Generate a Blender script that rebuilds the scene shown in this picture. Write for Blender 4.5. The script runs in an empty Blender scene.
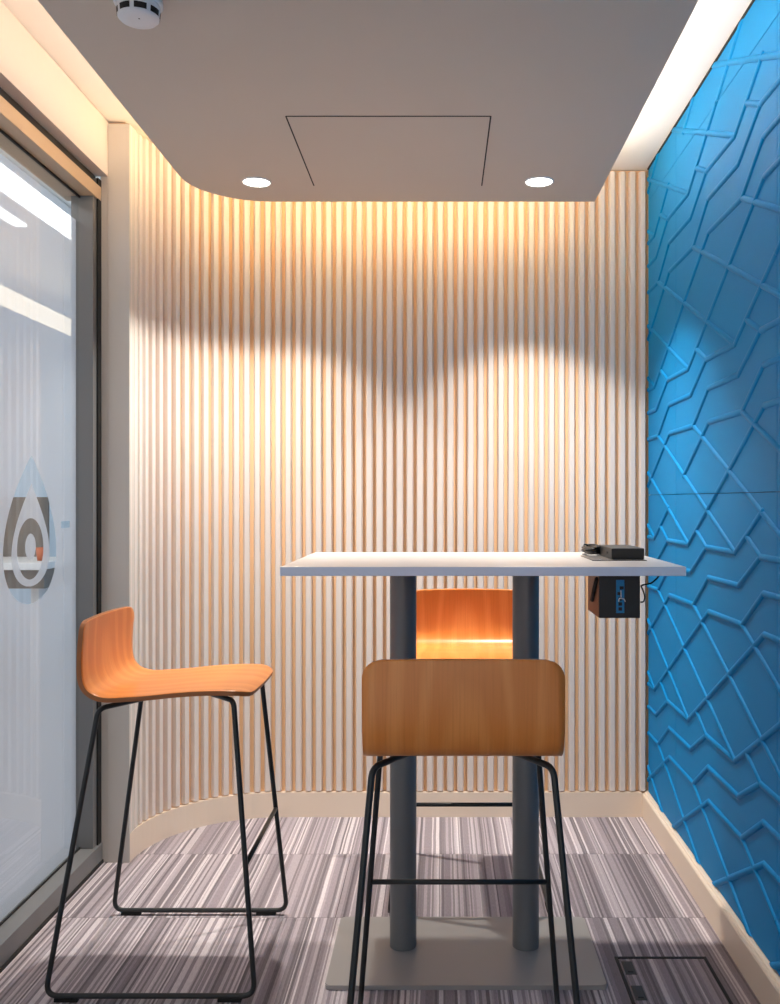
import bpy, bmesh, math, random
from mathutils import Vector, Matrix
random.seed(7)
PI = math.pi
C = bpy.context.scene.collection
SC = bpy.context.scene

# ------------------------------------------------------------------ materials
def srgb(r, g, b):
    def f(c):
        c /= 255.0
        return c / 12.92 if c <= 0.04045 else ((c + 0.055) / 1.055) ** 2.4
    return (f(r), f(g), f(b), 1.0)

def mat(name, col, rough=0.5, metal=0.0, spec=0.5, noise=0.0, nscale=20.0, bump=0.0, bscale=300.0, stretch=None):
    m = bpy.data.materials.new(name); m.use_nodes = True
    nt = m.node_tree; b = nt.nodes['Principled BSDF']
    b.inputs['Base Color'].default_value = col
    b.inputs['Roughness'].default_value = rough
    b.inputs['Metallic'].default_value = metal
    b.inputs['Specular IOR Level'].default_value = spec
    tc = nt.nodes.new('ShaderNodeTexCoord')
    src = tc.outputs['Object']
    if stretch:
        mp = nt.nodes.new('ShaderNodeMapping'); mp.inputs['Scale'].default_value = stretch
        nt.links.new(src, mp.inputs['Vector']); src = mp.outputs['Vector']
    if noise > 0:
        n = nt.nodes.new('ShaderNodeTexNoise'); n.inputs['Scale'].default_value = nscale
        n.inputs['Detail'].default_value = 3
        nt.links.new(src, n.inputs['Vector'])
        mx = nt.nodes.new('ShaderNodeMix'); mx.data_type = 'RGBA'
        mx.inputs['A'].default_value = tuple(c * (1 - noise) for c in col[:3]) + (1,)
        mx.inputs['B'].default_value = tuple(min(1, c * (1 + noise)) for c in col[:3]) + (1,)
        nt.links.new(n.outputs['Fac'], mx.inputs['Factor'])
        nt.links.new(mx.outputs['Result'], b.inputs['Base Color'])
    if bump > 0:
        n2 = nt.nodes.new('ShaderNodeTexNoise'); n2.inputs['Scale'].default_value = bscale
        nt.links.new(src, n2.inputs['Vector'])
        bp = nt.nodes.new('ShaderNodeBump'); bp.inputs['Strength'].default_value = bump
        bp.inputs['Distance'].default_value = 0.001
        nt.links.new(n2.outputs['Fac'], bp.inputs['Height']); nt.links.new(bp.outputs['Normal'], b.inputs['Normal'])
    return m

def emis(name, col, strength):
    m = bpy.data.materials.new(name); m.use_nodes = True
    nt = m.node_tree; nt.nodes.clear()
    e = nt.nodes.new('ShaderNodeEmission'); e.inputs['Color'].default_value = col; e.inputs['Strength'].default_value = strength
    o = nt.nodes.new('ShaderNodeOutputMaterial'); nt.links.new(e.outputs[0], o.inputs[0])
    return m

M = {}
M['slat'] = mat('cream_slat', srgb(228, 217, 208), 0.42, noise=0.02, nscale=4)
M['backing'] = mat('warm_backing', srgb(236, 194, 150), 0.6)
M['cream'] = mat('cream_paint', srgb(230, 219, 208), 0.45, noise=0.02, nscale=5)
M['post'] = mat('post_paint', srgb(212, 206, 196), 0.45)
M['skirting'] = mat('skirting_paint', srgb(234, 216, 196), 0.4)
M['ceil'] = mat('ceiling_white', srgb(238, 234, 228), 0.8)
M['panelgrey'] = mat('ceiling_grey_paint', srgb(200, 190, 178), 0.8, noise=0.02, nscale=3)
M['gap'] = mat('dark_gap', srgb(30, 28, 26), 0.8)
M['blue'] = mat('blue_panel', srgb(0, 127, 191), 0.52, spec=0.14, noise=0.03, nscale=3, bump=0.12, bscale=500)
M['blueback'] = mat('blue_wall_paint', srgb(0, 62, 98), 0.7)
M['frame'] = mat('grey_door_frame', srgb(128, 128, 128), 0.42, metal=0.3)
M['framehead'] = mat('bronze_door_head', srgb(196, 170, 140), 0.4, metal=0.2)
M['seal'] = mat('black_seal', srgb(20, 20, 20), 0.6)
M['table'] = mat('white_laminate', srgb(212, 206, 202), 0.32, noise=0.01)
M['tedge'] = mat('laminate_edge_cool_lit', srgb(216, 228, 248), 0.4)  # bluish daylight falling on the table edge is put into this colour
M['column'] = mat('dark_grey_powder', srgb(116, 118, 120), 0.42, metal=0.3, bump=0.1)
M['base'] = mat('grey_powder', srgb(158, 156, 154), 0.4, metal=0.2, bump=0.1)
M['rod'] = mat('black_powder', srgb(42, 45, 46), 0.4, metal=0.2)
M['rubber'] = mat('black_rubber', srgb(12, 12, 12), 0.7)
M['black'] = mat('black_plastic', srgb(18, 18, 19), 0.45, bump=0.2)
M['brick'] = mat('dark_grey_case', srgb(34, 34, 35), 0.45)
M['bracket'] = mat('warm_lit_bracket', srgb(112, 78, 58), 0.45)  # brown tone is warm reflected light, painted into the side plate
M['cable'] = mat('black_cable', srgb(12, 12, 13), 0.45)
M['bluesock'] = mat('blue_socket', srgb(0, 122, 176), 0.4)
M['white'] = mat('white_plastic', srgb(225, 228, 232), 0.4)
M['flap'] = mat('graphite_flap', srgb(96, 92, 90), 0.4, metal=0.3)
M['chrome'] = mat('chrome', srgb(225, 225, 225), 0.15, metal=1.0)
M['corrwall'] = mat('pale_wall', srgb(196, 220, 242), 0.7)
M['corrfloor'] = mat('grey_corridor_floor', srgb(170, 172, 178), 0.35)
M['cab'] = mat('dark_cabinet', srgb(92, 90, 88), 0.5)
M['terracotta'] = mat('terracotta_cup', srgb(190, 90, 40), 0.5)

def wood(name, a, bcol, d):
    m = mat(name, a, 0.34, spec=0.5)
    nt = m.node_tree; b = nt.nodes['Principled BSDF']
    tc = nt.nodes.new('ShaderNodeTexCoord')
    mp = nt.nodes.new('ShaderNodeMapping'); mp.inputs['Scale'].default_value = (1.6, 9.0, 1.6)
    nt.links.new(tc.outputs['Object'], mp.inputs['Vector'])
    n = nt.nodes.new('ShaderNodeTexNoise'); n.inputs['Scale'].default_value = 1.4; n.inputs['Detail'].default_value = 1.5
    nt.links.new(mp.outputs['Vector'], n.inputs['Vector'])
    sp = nt.nodes.new('ShaderNodeSeparateXYZ'); nt.links.new(tc.outputs['Object'], sp.inputs[0])
    def mth(op, a_, b_):
        q = nt.nodes.new('ShaderNodeMath'); q.operation = op
        for i_, v_ in enumerate((a_, b_)):
            if isinstance(v_, (int, float)): q.inputs[i_].default_value = v_
            else: nt.links.new(v_, q.inputs[i_])
        return q.outputs[0]
    yy_ = mth('MULTIPLY', mth('ADD', sp.outputs['Y'], 0.012), 15.0)
    zz_ = mth('MULTIPLY', mth('SUBTRACT', mth('SUBTRACT', sp.outputs['Z'], sp.outputs['X']), 0.62), 2.6)
    rr_ = mth('SQRT', mth('ADD', mth('MULTIPLY', yy_, yy_), mth('MULTIPLY', zz_, zz_)), 0.0)
    ph = mth('ADD', mth('MULTIPLY', rr_, 7.5), mth('MULTIPLY', n.outputs['Fac'], 7.0))
    fr = nt.nodes.new('ShaderNodeMath'); fr.operation = 'SINE'
    nt.links.new(ph, fr.inputs[0])
    mr = nt.nodes.new('ShaderNodeMapRange'); mr.inputs['From Min'].default_value = -0.2
    nt.links.new(fr.outputs[0], mr.inputs['Value'])
    mp2 = nt.nodes.new('ShaderNodeMapping'); mp2.inputs['Scale'].default_value = (6, 220, 6)
    nt.links.new(tc.outputs['Object'], mp2.inputs['Vector'])
    n2 = nt.nodes.new('ShaderNodeTexNoise'); n2.inputs['Scale'].default_value = 1.0; n2.inputs['Detail'].default_value = 4
    nt.links.new(mp2.outputs['Vector'], n2.inputs['Vector'])
    mx = nt.nodes.new('ShaderNodeMix'); mx.data_type = 'RGBA'
    mx.inputs['A'].default_value = a; mx.inputs['B'].default_value = bcol
    nt.links.new(mr.outputs[0], mx.inputs['Factor'])
    mx2 = nt.nodes.new('ShaderNodeMix'); mx2.data_type = 'RGBA'; mx2.inputs['B'].default_value = d
    mr2 = nt.nodes.new('ShaderNodeMapRange'); mr2.inputs['From Min'].default_value = 0.45; mr2.inputs['From Max'].default_value = 0.8
    mr2.inputs['To Max'].default_value = 0.5
    nt.links.new(n2.outputs['Fac'], mr2.inputs['Value'])
    nt.links.new(mr2.outputs[0], mx2.inputs['Factor'])
    nt.links.new(mx.outputs['Result'], mx2.inputs['A'])
    nt.links.new(mx2.outputs['Result'], b.inputs['Base Color'])
    return m
M['wood'] = wood('beech_veneer', srgb(222, 134, 60), srgb(232, 148, 74), srgb(200, 112, 44))
M['woodedge'] = mat('plywood_edge', srgb(160, 98, 52), 0.5, noise=0.25, nscale=8, stretch=(3, 3, 300))

def carpet():
    m = bpy.data.materials.new('striped_carpet'); m.use_nodes = True
    nt = m.node_tree; L = nt.links.new; N = nt.nodes.new
    b = nt.nodes['Principled BSDF']; b.inputs['Roughness'].default_value = 0.9; b.inputs['Specular IOR Level'].default_value = 0.15
    tc = N('ShaderNodeTexCoord'); sx = N('ShaderNodeSeparateXYZ'); L(tc.outputs['Object'], sx.inputs[0])
    def math_(op, a, bb=None, c=None):
        n = N('ShaderNodeMath'); n.operation = op
        for i, v in enumerate((a, bb, c)):
            if v is None: continue
            if isinstance(v, (int, float)): n.inputs[i].default_value = v
            else: L(v, n.inputs[i])
        return n.outputs[0]
    row = math_('DIVIDE', math_('SUBTRACT', sx.outputs['Y'], 2.79), 0.5)
    rowi = math_('FLOOR', row); rowf = math_('FRACT', row)
    colm = math_('DIVIDE', math_('SUBTRACT', sx.outputs['X'], 0.18), 0.5)
    coli = math_('FLOOR', colm); colf = math_('FRACT', colm)
    wn = N('ShaderNodeTexWhiteNoise'); wn.noise_dimensions = '2D'
    cv = N('ShaderNodeCombineXYZ'); L(rowi, cv.inputs[0]); L(coli, cv.inputs[1]); L(cv.outputs[0], wn.inputs['Vector'])
    off = math_('MULTIPLY', wn.outputs['Value'], 7.3)
    # slight wobble of each yarn line
    nw = N('ShaderNodeTexNoise'); nw.inputs['Scale'].default_value = 5
    L(tc.outputs['Object'], nw.inputs['Vector'])
    wob = math_('MULTIPLY', math_('SUBTRACT', nw.outputs['Fac'], 0.5), 0.004)
    x = math_('ADD', math_('ADD', sx.outputs['X'], off), wob)
    def vor(scale, w):
        v = N('ShaderNodeTexVoronoi'); v.voronoi_dimensions = '1D'; v.inputs['Scale'].default_value = scale
        L(math_('ADD', x, w), v.inputs['W']); return v.outputs['Color']
    def ramp(src, stops):
        sc_ = N('ShaderNodeSeparateColor'); L(src, sc_.inputs[0])
        r = N('ShaderNodeValToRGB'); r.color_ramp.interpolation = 'CONSTANT'
        els = r.color_ramp.elements
        els[0].position = stops[0][0]; els[0].color = stops[0][1]
        els[1].position = stops[1][0]; els[1].color = stops[1][1]
        for p, c in stops[2:]:
            e = els.new(p); e.color = c
        L(sc_.outputs[0], r.inputs[0]); return r
    A = ramp(vor(120, 0.0), [(0, srgb(170, 158, 164)), (0.22, srgb(188, 176, 181)), (0.42, srgb(152, 142, 147)),
                            (0.58, srgb(196, 184, 189)), (0.72, srgb(160, 149, 154)), (0.86, srgb(208, 197, 201)), (0.93, srgb(132, 123, 128))])
    Bm = ramp(vor(190, 3.1), [(0, (0, 0, 0, 1)), (0.86, (1, 1, 1, 1))])
    Dm = ramp(vor(180, 9.7), [(0, (0, 0, 0, 1)), (0.84, (1, 1, 1, 1))])
    mx = N('ShaderNodeMix'); mx.data_type = 'RGBA'; mx.inputs['B'].default_value = srgb(236, 226, 228)
    L(math_('MULTIPLY', Bm.outputs[0], 0.85), mx.inputs['Factor']); L(A.outputs[0], mx.inputs['A'])
    mx1 = N('ShaderNodeMix'); mx1.data_type = 'RGBA'; mx1.inputs['B'].default_value = srgb(108, 101, 104)
    L(math_('MULTIPLY', Dm.outputs[0], 0.6), mx1.inputs['Factor']); L(mx.outputs['Result'], mx1.inputs['A'])
    # yarn fleck
    mp = N('ShaderNodeMapping'); mp.inputs['Scale'].default_value = (500, 60, 1); L(tc.outputs['Object'], mp.inputs['Vector'])
    nf = N('ShaderNodeTexNoise'); nf.inputs['Scale'].default_value = 1; nf.inputs['Detail'].default_value = 2; L(mp.outputs['Vector'], nf.inputs['Vector'])
    mr = N('ShaderNodeMapRange'); mr.inputs['To Min'].default_value = 0.58; mr.inputs['To Max'].default_value = 1.02; L(nf.outputs['Fac'], mr.inputs['Value'])
    # tile joint
    e1 = math_('LESS_THAN', rowf, 0.007); e2 = math_('LESS_THAN', colf, 0.004)
    seam = math_('SUBTRACT', 1.0, math_('MULTIPLY', math_('MAXIMUM', e1, e2), 0.35))
    sc2 = N('ShaderNodeVectorMath'); sc2.operation = 'SCALE'
    L(mx1.outputs['Result'], sc2.inputs[0]); L(math_('MULTIPLY', mr.outputs[0], seam), sc2.inputs['Scale'])
    L(sc2.outputs[0], b.inputs['Base Color'])
    bp = N('ShaderNodeBump'); bp.inputs['Strength'].default_value = 0.35; bp.inputs['Distance'].default_value = 0.002
    L(nf.outputs['Fac'], bp.inputs['Height']); L(bp.outputs['Normal'], b.inputs['Normal'])
    return m
M['carpet'] = carpet()

def glass_mat():
    m = bpy.data.materials.new('clear_glass'); m.use_nodes = True
    nt = m.node_tree; nt.nodes.clear(); N = nt.nodes.new; L = nt.links.new
    t = N('ShaderNodeBsdfTransparent'); t.inputs[0].default_value = (0.96, 0.975, 0.98, 1)
    g = N('ShaderNodeBsdfGlossy'); g.inputs['Roughness'].default_value = 0.0
    f = N('ShaderNodeFresnel'); f.inputs['IOR'].default_value = 1.75
    ge = N('ShaderNodeNewGeometry'); iv = N('ShaderNodeMath'); iv.operation = 'SUBTRACT'; iv.inputs[0].default_value = 1
    L(ge.outputs['Backfacing'], iv.inputs[1]); fm = N('ShaderNodeMath'); fm.operation = 'MULTIPLY'
    L(f.outputs[0], fm.inputs[0]); L(iv.outputs[0], fm.inputs[1])
    mx = N('ShaderNodeMixShader'); L(fm.outputs[0], mx.inputs[0]); L(t.outputs[0], mx.inputs[1]); L(g.outputs[0], mx.inputs[2])
    o = N('ShaderNodeOutputMaterial'); L(mx.outputs[0], o.inputs[0]); return m
M['glass'] = glass_mat()
def film_mat():
    m = bpy.data.materials.new('frosted_film'); m.use_nodes = True
    nt = m.node_tree; nt.nodes.clear(); N = nt.nodes.new; L = nt.links.new
    d = N('ShaderNodeBsdfDiffuse'); d.inputs[0].default_value = srgb(200, 204, 212)
    tl = N('ShaderNodeBsdfTranslucent'); tl.inputs[0].default_value = srgb(214, 222, 236)
    t = N('ShaderNodeBsdfTransparent')
    a = N('ShaderNodeMixShader'); a.inputs[0].default_value = 0.5; L(d.outputs[0], a.inputs[1]); L(tl.outputs[0], a.inputs[2])
    c = N('ShaderNodeMixShader'); c.inputs[0].default_value = 0.16; L(a.outputs[0], c.inputs[1]); L(t.outputs[0], c.inputs[2])
    o = N('ShaderNodeOutputMaterial'); L(c.outputs[0], o.inputs[0]); return m
M['film'] = film_mat()
M['lamp'] = emis('downlight_diffuser', (1, 0.93, 0.82, 1), 9)
M['led_warm'] = emis('warm_led', (1.0, 0.71, 0.36, 1), 62)
M['led_left'] = emis('left_led', (1.0, 0.76, 0.58, 1), 27)
M['led_right'] = emis('soft_white_led', (1.0, 0.87, 0.74, 1), 54)
M['lin'] = emis('linear_lamp', (0.95, 0.98, 1.0, 1), 11)
M['warmlamp'] = emis('warm_tube', (1.0, 0.86, 0.66, 1), 5)

# ------------------------------------------------------------------ helpers
def link(name, me, parent=None, mats=()):
    o = bpy.data.objects.new(name, me); C.objects.link(o)
    for m in mats: me.materials.append(m)
    if parent: o.parent = parent
    return o
def obj(name, bm, m, parent=None, smooth=False):
    bmesh.ops.recalc_face_normals(bm, faces=bm.faces)
    me = bpy.data.meshes.new(name); bm.to_mesh(me); bm.free()
    if smooth:
        for p in me.polygons: p.use_smooth = True
    mats = m if isinstance(m, (list, tuple)) else [m]
    return link(name, me, parent, mats)
def tag(o, label=None, cat=None, group=None, kind=None):
    if label: o['label'] = label
    if cat: o['category'] = cat
    if group: o['group'] = group
    if kind: o['kind'] = kind
    return o
def empty(name, loc=(0, 0, 0), rz=0):
    o = bpy.data.objects.new(name, None); C.objects.link(o)
    o.location = loc; o.rotation_euler = (0, 0, rz); o.empty_display_size = 0.1
    return o
def box(bm, x0, x1, y0, y1, z0, z1, bevel=0, mi=0, seg=2):
    r = bmesh.ops.create_cube(bm, size=1)
    vs = r['verts']
    for v in vs:
        v.co = Vector(((x0 + x1) / 2 + v.co.x * (x1 - x0), (y0 + y1) / 2 + v.co.y * (y1 - y0), (z0 + z1) / 2 + v.co.z * (z1 - z0)))
    fs = set(f for v in vs for f in v.link_faces)
    for f in fs: f.material_index = mi
    if bevel:
        es = list(set(e for v in vs for e in v.link_edges))
        r2 = bmesh.ops.bevel(bm, geom=es, offset=bevel, segments=seg, affect='EDGES', profile=0.5)
        for f in r2['faces']: f.material_index = mi
def boxo(name, dims, m, parent=None, bevel=0):
    bm = bmesh.new(); box(bm, *dims, bevel=bevel); return obj(name, bm, m, parent)
def prism(bm, pts, z0, z1, mi=0):
    a = [bm.verts.new((x, y, z0)) for x, y in pts]; b = [bm.verts.new((x, y, z1)) for x, y in pts]
    n = len(pts)
    fs = [bm.faces.new(a[::-1]), bm.faces.new(b)]
    for i in range(n): fs.append(bm.faces.new((a[i], a[(i + 1) % n], b[(i + 1) % n], b[i])))
    for f in fs: f.material_index = mi
def fillet(pts, r, n=6):
    """round the inner corners of a 3D polyline"""
    out = [Vector(pts[0])]
    for i in range(1, len(pts) - 1):
        p = Vector(pts[i]); a = Vector(pts[i - 1]) - p; b = Vector(pts[i + 1]) - p
        rr = r if not isinstance(r, (list, tuple)) else r[i - 1]
        if rr <= 0: out.append(p); continue
        ang = a.angle(b); t = min(rr / math.tan(ang / 2), a.length * .49, b.length * .49)
        p0 = p + a.normalized() * t; p1 = p + b.normalized() * t
        for k in range(n + 1):
            s = k / n
            out.append((1 - s) ** 2 * p0 + 2 * s * (1 - s) * p + s * s * p1)
    out.append(Vector(pts[-1])); return out
def tube(bm, pts, r, n=12, caps=True, closed=False):
    pts = [Vector(p) for p in pts]; rings = []
    T0 = (pts[1] - pts[0]).normalized()
    up = Vector((0, 0, 1)) if abs(T0.z) < 0.9 else Vector((1, 0, 0))
    nrm = (up - T0 * up.dot(T0)).normalized(); prev = T0
    for i, p in enumerate(pts):
        if i == 0: T = T0
        elif i == len(pts) - 1: T = (pts[i] - pts[i - 1]).normalized()
        else: T = ((pts[i] - pts[i - 1]).normalized() + (pts[i + 1] - pts[i]).normalized()).normalized()
        q = prev.rotation_difference(T); nrm = (q @ nrm).normalized(); prev = T
        bn = T.cross(nrm)
        rings.append([bm.verts.new(p + r * (math.cos(2 * PI * k / n) * nrm + math.sin(2 * PI * k / n) * bn)) for k in range(n)])
    for a, b in zip(rings, rings[1:]):
        for k in range(n):
            f = bm.faces.new((a[k], a[(k + 1) % n], b[(k + 1) % n], b[k])); f.smooth = True
    if caps:
        bm.faces.new(rings[0][::-1]); bm.faces.new(rings[-1])
def lathe(bm, prof, cx=0, cy=0, n=40, mi=0):
    rings = []
    for r, z in prof:
        if r < 1e-6: rings.append([bm.verts.new((cx, cy, z))])
        else: rings.append([bm.verts.new((cx + r * math.cos(2 * PI * k / n), cy + r * math.sin(2 * PI * k / n), z)) for k in range(n)])
    for a, b in zip(rings, rings[1:]):
        for k in range(n):
            va = [a[k % len(a)], a[(k + 1) % len(a)]] if len(a) > 1 else [a[0]]
            vb = [b[(k + 1) % len(b)], b[k % len(b)]] if len(b) > 1 else [b[0]]
            f = bm.faces.new(va + vb); f.material_index = mi; f.smooth = True

# ------------------------------------------------------------------ room numbers (metres; camera stands at x=0, y=0)
CAMH = 1.26
YB = 3.676            # face of the back skirting and of the slats
XR = 0.823            # face of the blue panels
ZC = 2.578            # ceiling
ZP = 2.364            # underside of the hanging ceiling
YF = -1.6             # open end behind the photographer
RC = 0.45             # curve of the slatted wall
XL = -1.082           # tangent of the curve on the left
CX, CY = XL + RC, YB - RC

def wall_path(off, y_start=3.214, step_arc=24):
    """the back wall's line in plan, from the left post round the curve to the blue wall; off = distance behind the face"""
    p = [(XL - off, y_start)]
    for k in range(step_arc + 1):
        a = PI - (PI / 2) * k / step_arc
        p.append((CX + (RC + off) * math.cos(a), CY + (RC + off) * math.sin(a)))
    p.append((XR + 0.03, YB + off)); return p

# floor
bm = bmesh.new(); box(bm, -1.30, XR + .06, YF, YB + .2, -0.05, 0)
tag(obj('floor', bm, M['carpet']), kind='structure')
# ceiling
bm = bmesh.new(); box(bm, -1.40, XR + .06, YF, YB + .2, ZC, ZC + .06)
tag(obj('ceiling', bm, M['ceil']), kind='structure')

# back wall: backing sheet + slats
outer = wall_path(0.075, 3.232); inner = wall_path(0.022, 3.232)
bm = bmesh.new()
prism(bm, inner + outer[::-1], 0.0, ZC - .002)
wb = tag(obj('wall_back', bm, M['backing']), kind='structure')
# arc-length walk for slats
path = wall_path(0.0, step_arc=90)
L = [0]
for a, b in zip(path, path[1:]): L.append(L[-1] + math.hypot(b[0] - a[0], b[1] - a[1]))
def at(s):
    s = max(0, min(L[-1] - 1e-6, s))
    for i in range(len(L) - 1):
        if L[i + 1] >= s:
            t = (s - L[i]) / max(1e-9, L[i + 1] - L[i]); a, b = path[i], path[i + 1]
            dx, dy = b[0] - a[0], b[1] - a[1]; l = math.hypot(dx, dy)
            return Vector((a[0] + dx * t, a[1] + dy * t)), Vector((dx / l, dy / l))
PITCH = 0.0403; WS = 0.0276
xg = -0.1845                                   # a groove centre on the straight run
s_corner = L[-2]                               # where the curve meets the straight run
s0 = s_corner + (xg - CX)
bm = bmesh.new()
k0 = -int((s0) / PITCH) - 1
def slat(bm, sc):
    p, t = at(sc); n = Vector((-t.y, t.x))     # n points behind the face
    if n.y < 0 and abs(n.y) > .01: n = -n
    sec = [(-.0138, .0215), (-.0132, .012), (-.0092, .0008), (-.0084, 0), (.0084, 0), (.0092, .0008), (.0132, .012), (.0138, .0215)]
    pts = [tuple(p + t * u + n * v) for u, v in sec]
    prism(bm, pts, 0.103, ZC - 0.012)
for k in range(k0, 80):
    sc = s0 + (k + .5) * PITCH
    if sc < WS / 2 + .001 or sc > s_corner + (XR - .004 - CX) - WS / 2: continue
    slat(bm, sc)
o = obj('slats', bm, M['slat'], wb)
# skirting along the slatted wall
bm = bmesh.new()
f = wall_path(-0.001, 3.2155); f[-1] = (XR - .0235, YB - .001); bk = wall_path(0.0205, 3.2155); bk[-1] = (XR - .0235, YB + .0205)
prism(bm, f + bk[::-1], 0, 0.098)
tag(obj('baseboard_back', bm, M['skirting']), kind='structure')
# skirting on the right: two-step moulding
def profile_y(bm, prof, y0, y1):
    a = [bm.verts.new((x, y0, z)) for x, z in prof]; b = [bm.verts.new((x, y1, z)) for x, z in prof]
    n = len(prof); bm.faces.new(a); bm.faces.new(b[::-1])
    for i in range(n): bm.faces.new((a[i], b[i], b[(i + 1) % n], a[(i + 1) % n]))
bm = bmesh.new()
profile_y(bm, [(XR + .014, 0), (XR - .023, 0), (XR - .023, .090), (XR - .020, .094), (XR - .014, .0945), (XR - .012, .099), (XR - .009, .1005), (XR + .014, .1005)], YF, YB + .02)
tag(obj('baseboard_right', bm, M['skirting']), kind='structure')

# right wall
tag(boxo('wall_right', (XR + .014, XR + .08, YF, YB + .1, 0, ZC + .05), M['blueback']), kind='structure')

# ---- blue relief panels
PP, PZ = 0.4875, 0.583
V0, Z0 = 3.075, 2.279 - 4 * PZ                 # reference vertex
seg = []
def cell(i, j):
    y = V0 - PP * i; z = Z0 + PZ * j
    V = (y, z); BV = (y - .207, z); A4 = (y - .03, z - .09); B4 = (y - .23, z - .092)
    A5 = (y - .06, z - .194); B5 = (y - .235, z - .196)
    BVp = (y + PP - .207, z); B4p = (y + PP - .23, z - .092); B5p = (y + PP - .235, z - .196)
    return [(V, BVp), (BV, A4), (A4, B4p), (B4, A5), (A5, B5p),
            (B5, (y + PP, z - PZ)),                      # long rising line
            (A5, (y - 2 * PP, z - PZ)),
            (BV, (y - .103, z + .047))]
YS = [3.24 + .975, 3.24, 3.24 - .975, 3.24 - 1.95, 3.24 - 2.925, 3.24 - 3.9, YF - .2]
ZS = [1.28 - 1.166, 1.28, 1.28 + 1.166]
def corner_gap(a, b):
    """the relief stops short round the meeting corners of four panels: cut it there"""
    out = [(a, b)]
    for Y in YS:
        for Z in ZS[1:]:
            nxt = []
            for (p, q) in out:
                P, Q = Vector(p), Vector(q); d = Q - P; l = d.length
                if l < .3 or d.x * d.y > 0: nxt.append((p, q)); continue
                c = Vector((Y, Z + .01)); t = (c - P).dot(d) / l / l
                if 0 < t < 1 and ((P + d * t) - c).length < .05:
                    t0 = max(0, t - .115 / l); t1 = min(1, t + .115 / l)
                    nxt += [(p, tuple(P + d * t0)), (tuple(P + d * t1), q)]
                else: nxt.append((p, q))
            out = nxt
    return out
for i in range(-4, 12):
    for j in range(-1, 8):
        for a, b in cell(i, j):
            if b[0] > a[0] and abs(b[0] - a[0]) > .5: seg += corner_gap(a, b)
            else: seg.append((a, b))
def clip(a, b, x0, x1, y0, y1):
    t0, t1 = 0.0, 1.0; dx, dy = b[0] - a[0], b[1] - a[1]
    for p, q in ((-dx, a[0] - x0), (dx, x1 - a[0]), (-dy, a[1] - y0), (dy, y1 - a[1])):
        if abs(p) < 1e-9:
            if q < 0: return None
        else:
            r = q / p
            if p < 0: t0 = max(t0, r)
            else: t1 = min(t1, r)
    if t1 - t0 < 1e-4: return None
    return (a[0] + dx * t0, a[1] + dy * t0), (a[0] + dx * t1, a[1] + dy * t1), t0 > 0, t1 < 1
RW, RH = 0.0092, 0.0060
def rib(bm, a, b, ca, cb):
    A, B = Vector((XR, a[0], a[1])), Vector((XR, b[0], b[1])); d = (B - A).normalized()
    side = Vector((0, -d.z, d.y)); out = Vector((-1, 0, 0)); n = 7
    rows = []
    stations = []
    if not ca:                                  # rounded nose on a free end
        for k in range(4): 
            an = (k / 4) * PI / 2; stations.append((A - d * RW * math.cos(an), max(.02, math.sin(an))))
    stations += [(A, 1.0), (B, 1.0)]
    if not cb:
        for k in range(1, 5):
            an = (k / 4) * PI / 2; stations.append((B + d * RW * math.sin(an), max(.02, math.cos(an))))
    for p, s in stations:
        rows.append([bm.verts.new(p + side * (RW * s * math.cos(PI * k / (n - 1))) + out * (RH * s * math.sin(PI * k / (n - 1)) - (.001 if k in (0, n - 1) else 0))) for k in range(n)])
    for r0, r1 in zip(rows, rows[1:]):
        for k in range(n - 1):
            f = bm.faces.new((r0[k], r0[k + 1], r1[k + 1], r1[k])); f.smooth = True
    bm.faces.new(rows[0]); bm.faces.new(rows[-1][::-1])
labels = {
 (0, 1): 'narrow blue relief panel beside the slatted wall, above tabletop height',
 (0, 0): 'narrow blue relief panel beside the slatted wall, low down behind the table end',
 (0, 2): 'slim blue strip panel just under the ceiling, beside the slatted wall',
 (1, 1): 'large blue relief panel with angular raised lines, upper middle of the right wall',
 (1, 0): 'large blue relief panel with angular raised lines, just above the right skirting',
 (1, 2): 'slim blue strip panel just under the ceiling, above the large upper panel',
 (2, 1): 'blue relief panel at the right picture edge, upper row',
 (2, 0): 'blue relief panel at the right picture edge, lower row',
 (2, 2): 'slim blue strip panel at the top right picture corner'}
cols = [(YB - .004, 3.24), (3.24, 3.24 - .975), (3.24 - .975, 3.24 - 1.95), (3.24 - 1.95, 3.24 - 2.925), (3.24 - 2.925, 3.24 - 3.9), (3.24 - 3.9, YF)]
rows_ = [(0.103, 1.28), (1.28, 1.28 + 1.166), (1.28 + 1.166, ZC - .008)]
G = .0011
for ci, (y1, y0) in enumerate(cols[:3]):
    for ri, (z0, z1) in enumerate(rows_):
        bm = bmesh.new()
        for a, b in seg:
            c = clip(a, b, y0 - .03, y1 + .03, z0 - .03, z1 + .03)
            if c: rib(bm, *c)
        for pc, pn in (((0, y0 + G, 0), (0, -1, 0)), ((0, y1 - G, 0), (0, 1, 0)), ((0, 0, z0 + G), (0, 0, -1)), ((0, 0, z1 - G), (0, 0, 1))):
            bmesh.ops.bisect_plane(bm, geom=list(bm.verts) + list(bm.edges) + list(bm.faces), plane_co=pc, plane_no=pn, clear_outer=True)
        box(bm, XR, XR + .013, y0 + G, y1 - G, z0 + G, z1 - G)
        o = obj('acoustic_panel', bm, M['blue'])
        tag(o, labels[(ci, ri)], 'wall panel', 'blue relief panels on the right wall')
# the rest of the right wall behind the photographer
bm = bmesh.new()
for (y1, y0) in cols[3:]:
    for (z0, z1) in rows_: box(bm, XR, XR + .0135, y0 + G, y1 - G, z0 + G, z1 - G)
tag(obj('trim_4', bm, M['blue']), kind='structure')
# dark shadow bead along the top of the blue wall
tag(boxo('trim_1', (XR - .003, XR + .0135, YF, YB, ZC - .007, ZC - .0005), M['gap']), kind='structure')

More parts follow.
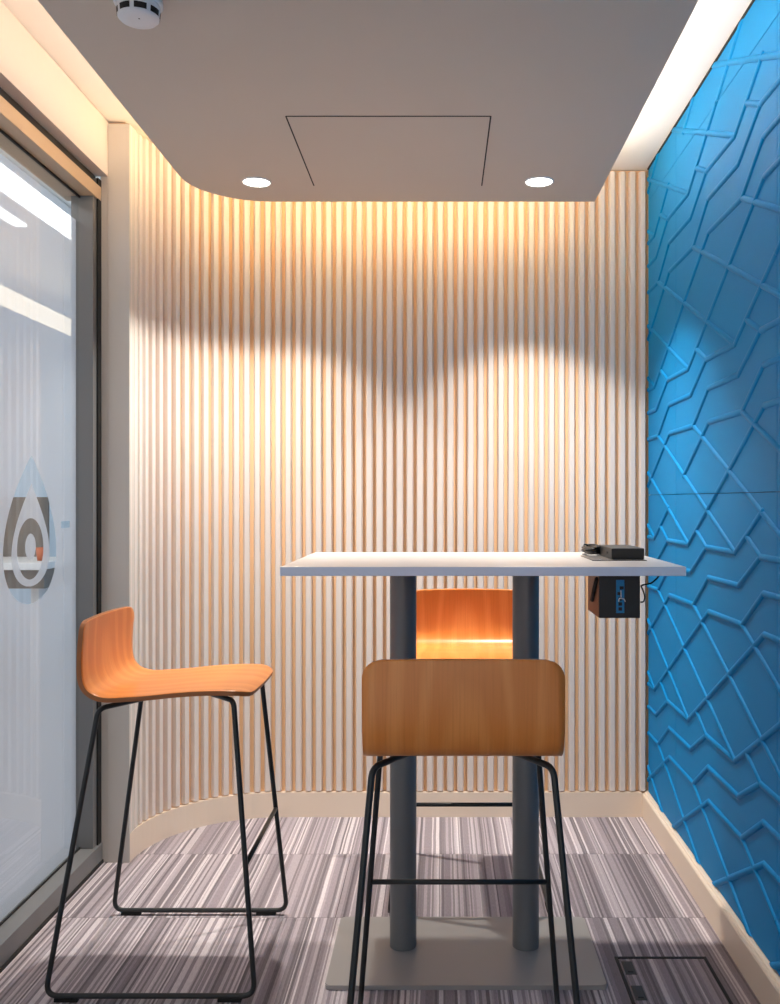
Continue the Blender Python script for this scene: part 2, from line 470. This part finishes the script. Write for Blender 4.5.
# ------------------------------------------------------------------ hanging ceiling with rounded left corner
XP0, XP1 = -0.891, 0.569; YP = 3.423; RP = 0.27
pts = [(XP1, YF), (XP1, YP)]
for k in range(25):
    a = PI / 2 + (PI / 2) * k / 24
    pts.append((XP0 + RP + RP * math.cos(a), YP - RP + RP * math.sin(a)))
pts.append((XP0, YF))
bm = bmesh.new(); prism(bm, pts, ZP, ZP + .035)
sus = tag(obj('suspended_ceiling', bm, M['panelgrey']), kind='structure')
# access hatch: hairline joint on three sides
hx0, hx1, hy0, hy1 = -0.446, 0.143, 2.660, 3.247
bm = bmesh.new()
def quadp(bm, P, z):
    bm.faces.new([bm.verts.new((x, y, z)) for x, y in P])
w = .0022
box(bm, hx0, hx1, hy0 - w, hy0 + w, ZP - .0012, ZP + .002)
box(bm, hx0 - w, hx0 + w, hy0, hy1, ZP - .0012, ZP + .002)
box(bm, hx1 - w, hx1 + w, hy0, hy1, ZP - .0012, ZP + .002)
hj = tag(obj('hatch_joint', bm, M['gap'], sus), kind='structure')
bm = bmesh.new(); box(bm, hx0 + w, hx1 - w, hy0 + w, hy1 + .001, ZP - .0008, ZP + .001)
tag(obj('access_hatch', bm, M['panelgrey'], sus), kind='structure')

# LED strips on top of the hanging ceiling (aluminium rail with emitting face)
def strip(name, P, m, label):
    root = empty(name, (P[0][0], P[0][1], ZP + .036)); inv = Vector(root.location)
    for part, (o0, o1, za, zb, mm) in {'rail': (0.001, 0.016, .000, .0035, M['white']), 'diffuser': (0.001, 0.014, .0036, .0150, m)}.items():
        bm = bmesh.new(); n = len(P); rows = []
        for i, p in enumerate(P):
            a = P[max(0, i - 1)]; b = P[min(n - 1, i + 1)]
            t = Vector((b[0] - a[0], b[1] - a[1])).normalized(); nn = Vector((t.y, -t.x))   # inward
            q0 = Vector(p) + nn * o0; q1 = Vector(p) + nn * o1
            rows.append([bm.verts.new(Vector((q.x, q.y, ZP + .036 + z)) - inv) for q, z in ((q0, za), (q1, za), (q1, zb), (q0, zb))])
        for r0, r1 in zip(rows, rows[1:]):
            for k in range(4): bm.faces.new((r0[k], r0[(k + 1) % 4], r1[(k + 1) % 4], r1[k]))
        bm.faces.new(rows[0]); bm.faces.new(rows[-1][::-1])
        obj(part, bm, mm, root)
    tag(root, label, 'light strip')
strip('led_strip', [(XP0, YF + .1), (XP0, YP - RP - .005)], M['led_left'], 'warm light strip hidden above the left edge of the hanging ceiling, beside the glass door')
lb = [(XP0, YP - RP)] + [(XP0 + RP + RP * math.cos(PI - PI / 2 * k / 16), YP - RP + RP * math.sin(PI - PI / 2 * k / 16)) for k in range(1, 17)] + [(XP1 - .05, YP)]
strip('led_strip', lb, M['led_warm'], 'amber light strip hidden above the rear edge of the hanging ceiling, facing the slatted wall')
strip('led_strip', [(XP1, YP - .02), (XP1, YF + .1)], M['led_right'], 'white light strip hidden above the right edge of the hanging ceiling, beside the blue wall')

# ------------------------------------------------------------------ downlights
def downlight(x, y, label):
    r = empty('ceiling_light', (x, y, ZP))
    bm = bmesh.new(); lathe(bm, [(.051, 0), (.0505, -.003), (.047, -.004), (.0455, -.001), (.0455, .002)], n=48); obj('rim', bm, M['white'], r)
    bm = bmesh.new(); lathe(bm, [(.0452, -.0015), (0, -.0015)], n=48); obj('diffuser', bm, M['lamp'], r)
    l = bpy.data.lights.new('downlight_beam', 'SPOT'); l.energy = SPOT; l.spot_size = math.radians(94); l.spot_blend = .28
    l.shadow_soft_size = .03; l.color = (1, .93, .84)
    lo = bpy.data.objects.new('downlight_beam', l); C.objects.link(lo); lo.parent = r; lo.location = (0, 0, -.012)
    l2 = bpy.data.lights.new('downlight_core', 'SPOT'); l2.energy = CORE; l2.spot_size = math.radians(84); l2.spot_blend = 1.0
    l2.shadow_soft_size = .025; l2.color = (1, .95, .88)
    lo2 = bpy.data.objects.new('downlight_core', l2); C.objects.link(lo2); lo2.parent = r; lo2.location = (0, 0, -.012)
    tag(r, label, 'ceiling light', 'recessed downlights')
SPOT = 46; CORE = 105
downlight(-.640, 3.210, 'round white recessed downlight near the rounded corner of the ceiling')
downlight(.340, 3.206, 'round white recessed downlight near the square corner, nearest the blue wall')

# smoke detector
r = empty('smoke_detector', (-.668, 2.043, ZP))
bm = bmesh.new(); lathe(bm, [(0, 0), (.052, 0), (.053, -.010), (.049, -.013)], n=48); lathe(bm, [(.049, -.013), (.0, -.013)], n=48)
obj('base', bm, M['white'], r)
bm = bmesh.new(); lathe(bm, [(.047, -.013), (.0465, -.022), (.0445, -.040), (.040, -.0445), (.020, -.0450), (0, -.0445)], n=48)
obj('cover', bm, M['white'], r)
bm = bmesh.new()
for k in range(8):
    a0 = 2 * PI * k / 8 + .1; 
    n = 6; rows = []
    for q in range(n + 1):
        a = a0 + (2 * PI / 8 - .2) * q / n
        rows.append([bm.verts.new((math.cos(a) * rr, math.sin(a) * rr, zz)) for rr, zz in ((.0468, -.0255), (.0456, -.0385))])
    for p, q in zip(rows, rows[1:]): bm.faces.new((p[0], p[1], q[1], q[0]))
obj('vents', bm, M['seal'], r)
bm = bmesh.new(); lathe(bm, [(.0022, -.0452), (0, -.0454)], cx=.004, cy=-.008, n=10); obj('indicator', bm, M['seal'], r)
tag(r, 'white round smoke detector on the grey hanging ceiling', 'smoke detector')

# ------------------------------------------------------------------ left side: post, bulkhead, glazed door
tag(boxo('wall_left', (-1.40, -1.158, YF, 3.2165, 2.385, ZC - .004), M['cream']), kind='structure')
tag(boxo('trim_2', (-1.158, XL, 3.214, 3.40, 0, ZC - .010), M['post'], bevel=.0015), kind='structure')
tag(boxo('trim_3', (-1.185, -1.1585, 3.217, 3.40, 0, ZC - .01), M['post'], bevel=.0015), kind='structure')
door = tag(empty('door_1', (-1.2, 3.2, 0)), kind='structure')
dl = Vector(door.location)
def dpart(name, boxes, m, bevel=0.001):
    bm = bmesh.new()
    for bx in boxes: box(bm, bx[0] - dl.x, bx[1] - dl.x, bx[2] - dl.y, bx[3] - dl.y, bx[4], bx[5], bevel=bevel)
    return tag(obj(name, bm, m, door), kind='structure')
GX = -1.236
dpart('sill', [(-1.30, -1.176, YF, 3.213, 0.004, .070)], M['frame'])
dpart('sill_gasket', [(-1.29, -1.172, YF, 3.214, 0.0, .012)], M['seal'])
dpart('jamb', [(-1.262, -1.186, 3.190, 3.260, 0.0, 2.37)], M['frame'])
dpart('jamb_seal', [(-1.1865, -1.181, 3.186, 3.232, 0.07, 2.37)], M['seal'], 0)
dpart('stile', [(-1.262, -1.187, 3.155, 3.189, .070, 2.298)], M['frame'])
dpart('head', [(-1.30, -1.180, YF, 3.213, 2.298, 2.345)], M['framehead'])
dpart('head_seal', [(-1.30, -1.200, YF, 3.213, 2.3455, 2.384)], M['seal'], 0)
dpart('glass_seal', [(GX + .001, GX + .006, YF, 3.154, 2.290, 2.2975), (GX + .001, GX + .006, YF, 3.154, .0705, .076)], M['seal'], 0)
dpart('glass', [(GX - .008, GX, YF, 3.1545, .0705, 2.2975)], M['glass'], 0)
# frosted film with drop-shaped cut-outs
def film():
    cu = bpy.data.curves.new('film', 'CURVE'); cu.dimensions = '2D'; cu.fill_mode = 'BOTH'; cu.resolution_u = 1
    def poly(P):
        s = cu.splines.new('POLY'); s.points.add(len(P) - 1); s.use_cyclic_u = True
        for i, (u, v) in enumerate(P): s.points[i].co = (u, v, 0, 1)
    def drop(cy, ztop, zbot, hw, sharp):
        P = []; n = 72; zc = zbot + hw * 1.02; h = ztop - zbot
        for k in range(n):
            t = 2 * PI * k / n          # teardrop: x = sin t * sin^m(t/2)
            z = zbot + h * (0.5 + 0.5 * math.cos(t)); 
            P.append((cy + hw * 1.0 * math.sin(t) * (math.sin(t / 2) ** sharp) / norm[sharp], z))
        return P
    norm = {}
    for s in (1.0, 1.2, .9): norm[s] = max(math.sin(t / 200 * PI) * math.sin(t / 400 * PI) ** s for t in range(200))
    def ell(cy, cz, a, b):
        return [(cy + a * math.cos(2 * PI * k / 48), cz + b * math.sin(2 * PI * k / 48)) for k in range(48)]
    y1 = 3.154; y0 = YF
    poly([(y0 + .002, .0715), (y1 - .001, .0715), (y1 - .001, 2.215), (y0 + .002, 2.215)])
    cy = 2.81
    poly(drop(cy, 1.395, .945, .182, .9))
    poly(drop(cy, 1.312, .998, .130, 1.2))
    poly(ell(2.805, 1.112, .090, .093))
    poly(ell(2.805, 1.118, .036, .040))
    poly([(3.03, 1.168), (3.10, 1.168), (3.10, 1.190), (3.03, 1.190)])
    o = bpy.data.objects.new('tmp', cu); C.objects.link(o)
    dg = bpy.context.evaluated_depsgraph_get()
    me = bpy.data.meshes.new_from_object(o.evaluated_get(dg)); bpy.data.objects.remove(o)
    for v in me.vertices:
        u, w_, _ = v.co; v.co = Vector((GX - .0086, u, w_)) - dl
    me.name = 'frosted_film'
    f = bpy.data.objects.new('frosted_film', me); C.objects.link(f); f.parent = door; me.materials.clear(); me.materials.append(M['film'])
    tag(f, kind='structure')
film()

# ------------------------------------------------------------------ beyond the glass
tag(boxo('floor_corridor', (-6.2, -1.305, YF, 8.6, -.05, -.002), M['corrfloor']), kind='structure')
tag(boxo('ceiling_corridor', (-6.2, -1.405, YF, 8.6, 2.90, 2.96), M['ceil']), kind='structure')
tag(boxo('wall_corridor', (-6.2, -1.21, 8.0, 8.1, 0, 2.9), M['corrwall']), kind='structure')
tag(boxo('wall_outside', (-1.262, -1.21, 3.42, 8.0, 0, 2.9), M['corrwall']), kind='structure')
def linlamp(x, w_, y0, y1, label):
    r = empty('linear_light', (x, y0, 2.84))
    boxo('housing', (-w_ / 2 - .004, w_ / 2 + .004, 0, y1 - y0, .012, .055), M['white'], r)
    boxo('diffuser', (-w_ / 2, w_ / 2, .004, y1 - y0 - .004, 0, .0115), M['lin'], r)
    tag(r, label, 'ceiling light', 'linear lamps in the corridor')
linlamp(-2.165, .17, 1.2, 5.75, 'wide white linear ceiling light seen through the glass, the upper and broader streak')
linlamp(-2.43, .07, 1.2, 5.35, 'narrow white linear ceiling light seen through the glass, below the broad one')
r = empty('pendant_light', (-2.9, 4.2, 2.61))
bm = bmesh.new(); tube(bm, [(0, 0, 0), (0, 3.3, 0)], .062, n=20); obj('tube', bm, M['warmlamp'], r)
for yy in (.4, 2.5):
    bm = bmesh.new(); tube(bm, [(0, yy, .0625), (0, yy, .289)], .003, n=6); obj('wire', bm, M['cable'], r)
tag(r, 'warm glowing tube pendant hanging beyond the frosted glass', 'pendant light')
r = empty('kitchen_counter', (-3.5, 6.0, 0))
boxo('worktop', (-1.0, 1.0, -.2, .45, .82, .865), M['white'], r, .004)
boxo('body', (-.98, .99, -.15, .42, .70, .819), M['cab'], r)
for sx_ in (-.92, .84): boxo('leg', (sx_, sx_ + .05, .0, .3, 0, .699), M['white'], r)
boxo('splashback', (-1.0, .77, .43, .449, .866, 1.28), M['cab'], r)
tag(r, 'dark grey kitchen counter with white worktop seen through the drop shape in the frosted glass', 'counter')
bm = bmesh.new(); lathe(bm, [(0, 0), (.026, 0), (.035, .085), (.032, .085), (.023, .006), (0, .006)], n=24)
cup = obj('cup', bm, M['terracotta'], smooth=True); cup.location = (-2.60, 6.02, .866)
tag(cup, 'orange cup on the white worktop behind the glass', 'cup')

# ------------------------------------------------------------------ table
TX0, TX1, TY0, TY1, TZ = -.394, .600, 2.263, 2.897, 1.0965
t = empty('bar_table', (.066, 2.593, 0)); tl = Vector(t.location)
def tpart(name, bm_, m, label=None, smooth=False):
    for v in bm_.verts: v.co -= tl
    o = obj(name, bm_, m, t, smooth)
    if label: o['label'] = label
    return o
bm = bmesh.new(); box(bm, TX0, TX1, TY0, TY1, TZ - .0225, TZ, bevel=.0012, seg=2)
for f_ in bm.faces:
    if abs(f_.normal.z) < .5: f_.material_index = 1
tpart('tabletop', bm, [M['table'], M['tedge']])
for cx in (-.106, .2375):
    bm = bmesh.new(); lathe(bm, [(.0372, .0125), (.0372, TZ - .0275)], cx=cx, cy=2.593, n=48)
    tpart('column', bm, M['column'])
    bm = bmesh.new(); box(bm, cx - .145, cx + .137, 2.593 - .14, 2.593 + .14, TZ - .027, TZ - .0225, bevel=.001)
    tpart('mounting_plate', bm, M['column'])
# foot plate with rounded corners
bm = bmesh.new(); px0, px1, py0, py1 = -.299, .428, 2.378, 2.770; rr = .012; P = []
for cx_, cy_, a0 in ((px1 - rr, py1 - rr, 0), (px0 + rr, py1 - rr, PI / 2), (px0 + rr, py0 + rr, PI), (px1 - rr, py0 + rr, 1.5 * PI)):
    for k in range(6): a = a0 + PI / 2 * k / 5; P.append((cx_ + rr * math.cos(a), cy_ + rr * math.sin(a)))
prism(bm, P, 0.0, .012)
bmesh.ops.bevel(bm, geom=[e for e in bm.edges if all(v.co.z > .011 for v in e.verts)], offset=.002, segments=2, affect='EDGES')
tpart('foot_plate', bm, M['base'])
tag(t, 'tall white-topped table on two dark grey columns and a flat grey foot plate', 'table')

# ------------------------------------------------------------------ things on and under the tabletop
r = empty('cable_flap', (.480, 2.58, TZ))
bm = bmesh.new(); box(bm, -.074, .073, -.098, .110, 0.0002, .0022, bevel=.0008); obj('plate', bm, M['flap'], r)
bm = bmesh.new(); box(bm, -.055, -.049, -.096, -.088, .0022, .0045, bevel=.0005); obj('glint_block', bm, M['chrome'], r)  # small chrome block added to stand for a bright glint on the flap
tag(r, 'dark flat cable flap set into the tabletop, under the black power adapter', 'cable flap')
r = empty('power_adapter', (.507, 2.612, TZ + .0025))
bm = bmesh.new(); box(bm, -.0445, .0445, -.104, .104, 0, .030, bevel=.0022); obj('case', bm, M['brick'], r)
bm = bmesh.new()
for yy in (-.050, -.038): 
    box(bm, -.0452, -.0444, yy, yy + .006, .012, .018)
obj('indicator', bm, M['seal'], r)
bm = bmesh.new(); box(bm, -.0440, .0440, -.1046, -.1041, .002, .028); obj('end_panel', bm, M['black'], r)
tag(r, 'flat black power adapter box lying on the right end of the tabletop', 'power adapter')
bm = bmesh.new(); P = []
for k in range(150):
    a = 2 * PI * k / 28; tt = k / 149
    P.append((.4485 + .019 * math.cos(a) + .004 * math.sin(5 * tt * PI), 2.765 + .075 * math.sin(a), TZ + .0055 + .021 * tt + .001 * math.sin(3 * a)))
tube(bm, P, .0036, n=8)
tag(obj('cable_coil', bm, M['cable']), 'coiled black cable lying behind the power adapter on the tabletop', 'cable')

bx0, bx1, by0, by1, bz0, bz1 = .3955, .4990, 2.318, 2.490, .964, TZ - .0238
r = empty('power_box', (.447, 2.40, bz0)); rl = Vector(r.location)
def rp(name, bxs, m, bev=.001):
    bm = bmesh.new()
    for b_ in bxs: box(bm, b_[0] - rl.x, b_[1] - rl.x, b_[2] - rl.y, b_[3] - rl.y, b_[4] - rl.z, b_[5] - rl.z, bevel=bev)
    return obj(name, bm, m, r)
rp('housing', [(bx0 + .0012, bx1, by0, by1, bz0, bz1)], M['black'], .0015)
rp('side_plate', [(bx0, bx0 + .0011, by0 + .004, by1, bz0 + .001, bz1 - .001)], M['bracket'], 0)
bm = bmesh.new(); tube(bm, [(bx0 - .003 - rl.x, by0 + .012 - rl.y, .098), (bx0 - .004 - rl.x, by0 + .05 - rl.y, .064), (bx0 - .003 - rl.x, by0 + .085 - rl.y, .036)], .0055, n=8)
obj('strap', bm, M['seal'], r)
sk = rp('socket_strip', [(.4385, .4590, by0 - .003, by0 - .0002, .977, 1.060)], M['bluesock'], .0008)
for zz in (.9830, .9955, 1.008):
    b = rp('socket', [(.4440, .4530, by0 - .0042, by0 - .0031, zz, zz + .0085)], M['seal'], 0); b.parent = sk
b = rp('socket', [(.4415, .4500, by0 - .0042, by0 - .0031, 1.022, 1.030)], M['seal'], 0); b.parent = sk
b = rp('socket', [(.4470, .4570, by0 - .0042, by0 - .0031, 1.036, 1.044)], M['seal'], 0); b.parent = sk
bm = bmesh.new()
tube(bm, [(.4495 - rl.x, by0 - .0065 - rl.y, 1.034 - rl.z), (.4500 - rl.x, by0 - .007 - rl.y, 1.016 - rl.z)], .0011, n=6)
tube(bm, fillet([(.4440 - rl.x, by0 - .0065 - rl.y, 1.006 - rl.z), (.4450 - rl.x, by0 - .007 - rl.y, 1.015 - rl.z), (.4570 - rl.x, by0 - .007 - rl.y, 1.013 - rl.z), (.4605 - rl.x, by0 - .0065 - rl.y, 1.006 - rl.z)], .004), .0013, n=6)
obj('latch', bm, M['white'], r)
tag(r, 'black power box with a blue socket strip hanging under the right end of the tabletop', 'power box')
bm = bmesh.new()
P = [(.553, 2.345, TZ - .0265), (.545, 2.335, 1.062), (.528, 2.33, 1.050), (.512, 2.33, 1.047), (.5045, 2.335, 1.043)]
def smooth_path(P, n=6):
    P = [Vector(p) for p in P]; out = []
    Q = [P[0]] + P + [P[-1]]
    for i in range(1, len(Q) - 2):
        for k in range(n):
            t_ = k / n; a, b, c, d = Q[i - 1], Q[i], Q[i + 1], Q[i + 2]
            out.append(.5 * ((2 * b) + (c - a) * t_ + (2 * a - 5 * b + 4 * c - d) * t_ ** 2 + (3 * b - a - 3 * c + d) * t_ ** 3))
    out.append(P[-1]); return out
tube(bm, smooth_path(P), .0021, n=8)
tube(bm, smooth_path([(.5045, 2.334, 1.043), (.510, 2.334, 1.031), (.514, 2.334, 1.016), (.511, 2.334, 1.004), (.5035, 2.336, 1.002)]), .0020, n=8)
tag(obj('power_cable', bm, M['cable']), 'black cable looping beside the power box under the table', 'cable')

# ------------------------------------------------------------------ floor box
r = empty('floor_box', (.603, 2.420, 0))
W_, D_ = .118, .118
bm = bmesh.new()
for d_ in ((-W_ - .008, -W_, -D_ - .008, D_ + .008), (W_, W_ + .008, -D_ - .008, D_ + .008), (-W_, W_, -D_ - .008, -D_), (-W_, W_, D_, D_ + .008)):
    box(bm, *d_, 0.0002, .004, bevel=.001)
obj('frame', bm, M['seal'], r)
bm = bmesh.new(); box(bm, -W_ + .004, W_ - .004, -D_ + .004, D_ - .004, .0002, .0034, bevel=.001); lid = obj('lid', bm, M['carpet'], r)
for yy in (.028, -.098):
    bm = bmesh.new()
    box(bm, -W_ + .005, -W_ + .034, yy, yy + .070, .0036, .0046, bevel=.0006)
    box(bm, -W_ + .012, -W_ + .027, yy + .010, yy + .058, .0047, .0070, bevel=.001)
    obj('latch', bm, M['rod'], lid)
tag(r, 'square carpet-covered floor outlet box with black frame, at the bottom right', 'floor box')

# ------------------------------------------------------------------ stools
def arc_pts(P, n):
    """resample a 2D polyline smoothly at equal arc steps"""
    Q = smooth_path([(p[0], 0, p[1]) for p in P], 10)
    Ls = [0]
    for a, b in zip(Q, Q[1:]): Ls.append(Ls[-1] + (b - a).length)
    out = []
    for i in range(n + 1):
        s = Ls[-1] * i / n; j = 0
        while j < len(Ls) - 2 and Ls[j + 1] < s: j += 1
        t_ = (s - Ls[j]) / max(1e-9, Ls[j + 1] - Ls[j]); out.append((Q[j].lerp(Q[j + 1], t_), s))
    return out, Ls[-1]
# seat profile: u = forward, z = up (upper surface)
PROF = [(.005, .948), (.003, .900), (.004, .848), (.008, .808), (.017, .781), (.030, .766), (.050, .756), (.078, .752), (.12, .754),
        (.18, .758), (.26, .766), (.34, .770), (.40, .769), (.425, .765), (.444, .758)]
HW = .1985
def shell_mesh():
    rows, Lt = arc_pts(PROF, 150); N = 26; bm = bmesh.new(); grid = []
    r0, r1 = .036, .060
    for p, s in rows:
        w_ = HW
        if s < r0: w_ = HW - r0 + math.sqrt(max(0, r0 * r0 - (r0 - s) ** 2))
        e = Lt - s
        if e < r1: w_ = HW - r1 + math.sqrt(max(0, r1 * r1 - (r1 - e) ** 2))
        back = max(0, min(1, (p.z - .79) / .12))             # how much of the backrest we are in
        fr = max(0, min(1, (p.x - .36) / .09))
        row = []
        for k in range(N + 1):
            v = -1 + 2 * k / N; y = v * w_; q = (y / HW) ** 2
            x = p.x + back * .010 * q - fr * .008 * q      # backrest wraps forward a little, front edge bows
            z = p.z - back * .004 * q * (1 if s < .05 else .3)
            row.append(bm.verts.new((x, y, z)))
        grid.append(row)
    for a, b in zip(grid, grid[1:]):
        for k in range(N):
            f = bm.faces.new((a[k], a[k + 1], b[k + 1], b[k])); f.smooth = True
    bmesh.ops.remove_doubles(bm, verts=bm.verts, dist=1e-5)
    bmesh.ops.recalc_face_normals(bm, faces=bm.faces)
    # thickness: lower/outer skin offset by hand so the top surface keeps its place
    for f in bm.faces:
        f.normal_update()
    up = sum((f.normal.z for f in bm.faces))
    if up < 0: bmesh.ops.reverse_faces(bm, faces=bm.faces)
    bm.normal_update()
    T = .0115
    top = list(bm.faces); vmap = {}
    for v in list(bm.verts): vmap[v] = bm.verts.new(v.co - v.normal * T)
    bedges = [e for e in bm.edges if len(e.link_faces) == 1]
    for f in top:
        nf = bm.faces.new([vmap[v] for v in reversed(f.verts)]); nf.smooth = True
    for e in bedges:
        a, b = e.verts; nf = bm.faces.new((a, vmap[a], vmap[b], b)); nf.material_index = 1
    bmesh.ops.recalc_face_normals(bm, faces=bm.faces)
    me = bpy.data.meshes.new('seat_shell'); bm.to_mesh(me); bm.free()
    me.materials.append(M['wood']); me.materials.append(M['woodedge'])
    return me
R_ = .0068
def make_stool(label):
    root = empty('bar_stool'); tag(root, label, 'bar stool', 'bar stools around the table')
    me = shell_mesh(); o = bpy.data.objects.new('seat_shell', me); C.objects.link(o); o.parent = root
    for s in (-1, 1):
        bm = bmesh.new()
        rb, fb = (-.064, s * .243, .0135), (.463, s * .243, .0135)
        rt, ft = (.047, s * .182, .722), (.396, s * .182, .7425)
        pts_ = fillet([(.150, s * .090, .7315), rt, rb, fb, ft, (.30, s * .095, .7475)], [.028, .030, .030, .022], 7)
        tube(bm, pts_, R_, n=14)
        obj('side_frame', bm, M['rod'], root)
        for u in (-.010, .400):
            bm = bmesh.new(); box(bm, u - .030, u + .030, s * .243 - .0075, s * .243 + .0075, 0.0, .0105, bevel=.002)
            obj('foot_pad', bm, M['rubber'], root)
    # footrest between the two front legs
    f = .332 / .7425; k = (.332 - .0135) / (.7425 - .0135)
    u = .463 + (.396 - .463) * k; yy = .243 + (.182 - .243) * k
    bm = bmesh.new(); tube(bm, [(u, -yy, .332), (u, yy, .332)], .0062, n=14); obj('footrest', bm, M['rod'], root)
    bm = bmesh.new()
    tube(bm, [(.150, -.090, .7315), (.150, .090, .7315)], R_, n=12); obj('under_seat_bar', bm, M['rod'], root)
    bm = bmesh.new()
    tube(bm, [(.30, -.095, .7475), (.30, .095, .7475)], R_, n=12); obj('under_seat_bar', bm, M['rod'], root)
    return root
st = make_stool('light wood bar stool at the left, side on, between the glass door and the table')
def copy_tree(o, parent=None):
    c = o.copy(); C.objects.link(c)
    if parent: c.parent = parent
    for ch in [x for x in list(bpy.data.objects) if x.parent == o]: copy_tree(ch, c)
    return c
sb = copy_tree(st); sb['label'] = 'wooden bar stool nearest the camera, its backrest turned to the viewer'
scn = copy_tree(st); scn['label'] = 'wooden bar stool behind the table, its backrest against the slatted wall, facing the viewer'
# local +x is the facing direction
st.location = (-.931, 2.568, 0)
sb.location = (.044, 1.814, 0); sb.rotation_euler = (0, 0, PI / 2)
scn.location = (.088, 3.252, 0); scn.rotation_euler = (0, 0, -PI / 2)

# ------------------------------------------------------------------ light from the open side, camera
w = bpy.data.worlds.new('World'); SC.world = w; w.use_nodes = True
bg = w.node_tree.nodes['Background']; bg.inputs[0].default_value = (1.0, .965, .93, 1); bg.inputs[1].default_value = 1.35

cam = bpy.data.cameras.new('Camera'); co = bpy.data.objects.new('Camera', cam); C.objects.link(co)
co.location = (0, 0, CAMH); co.rotation_euler = (PI / 2, 0, 0)
cam.sensor_fit = 'VERTICAL'; cam.sensor_height = 24; cam.lens = 24 * 925 / 1004
cam.shift_x = (390 - 441) / 1004; cam.shift_y = (500 - 502) / 1004
cam.clip_start = .01
SC.camera = co
SC.view_settings.view_transform = 'Standard'; SC.view_settings.look = 'None'
SC.view_settings.exposure = -0.05; SC.view_settings.gamma = 1; SC.view_settings.use_curve_mapping = False
SC.cycles.use_denoising = True
SC.cycles.max_bounces = 12; SC.cycles.diffuse_bounces = 8; SC.cycles.transparent_max_bounces = 16
SC.cycles.sample_clamp_indirect = 6
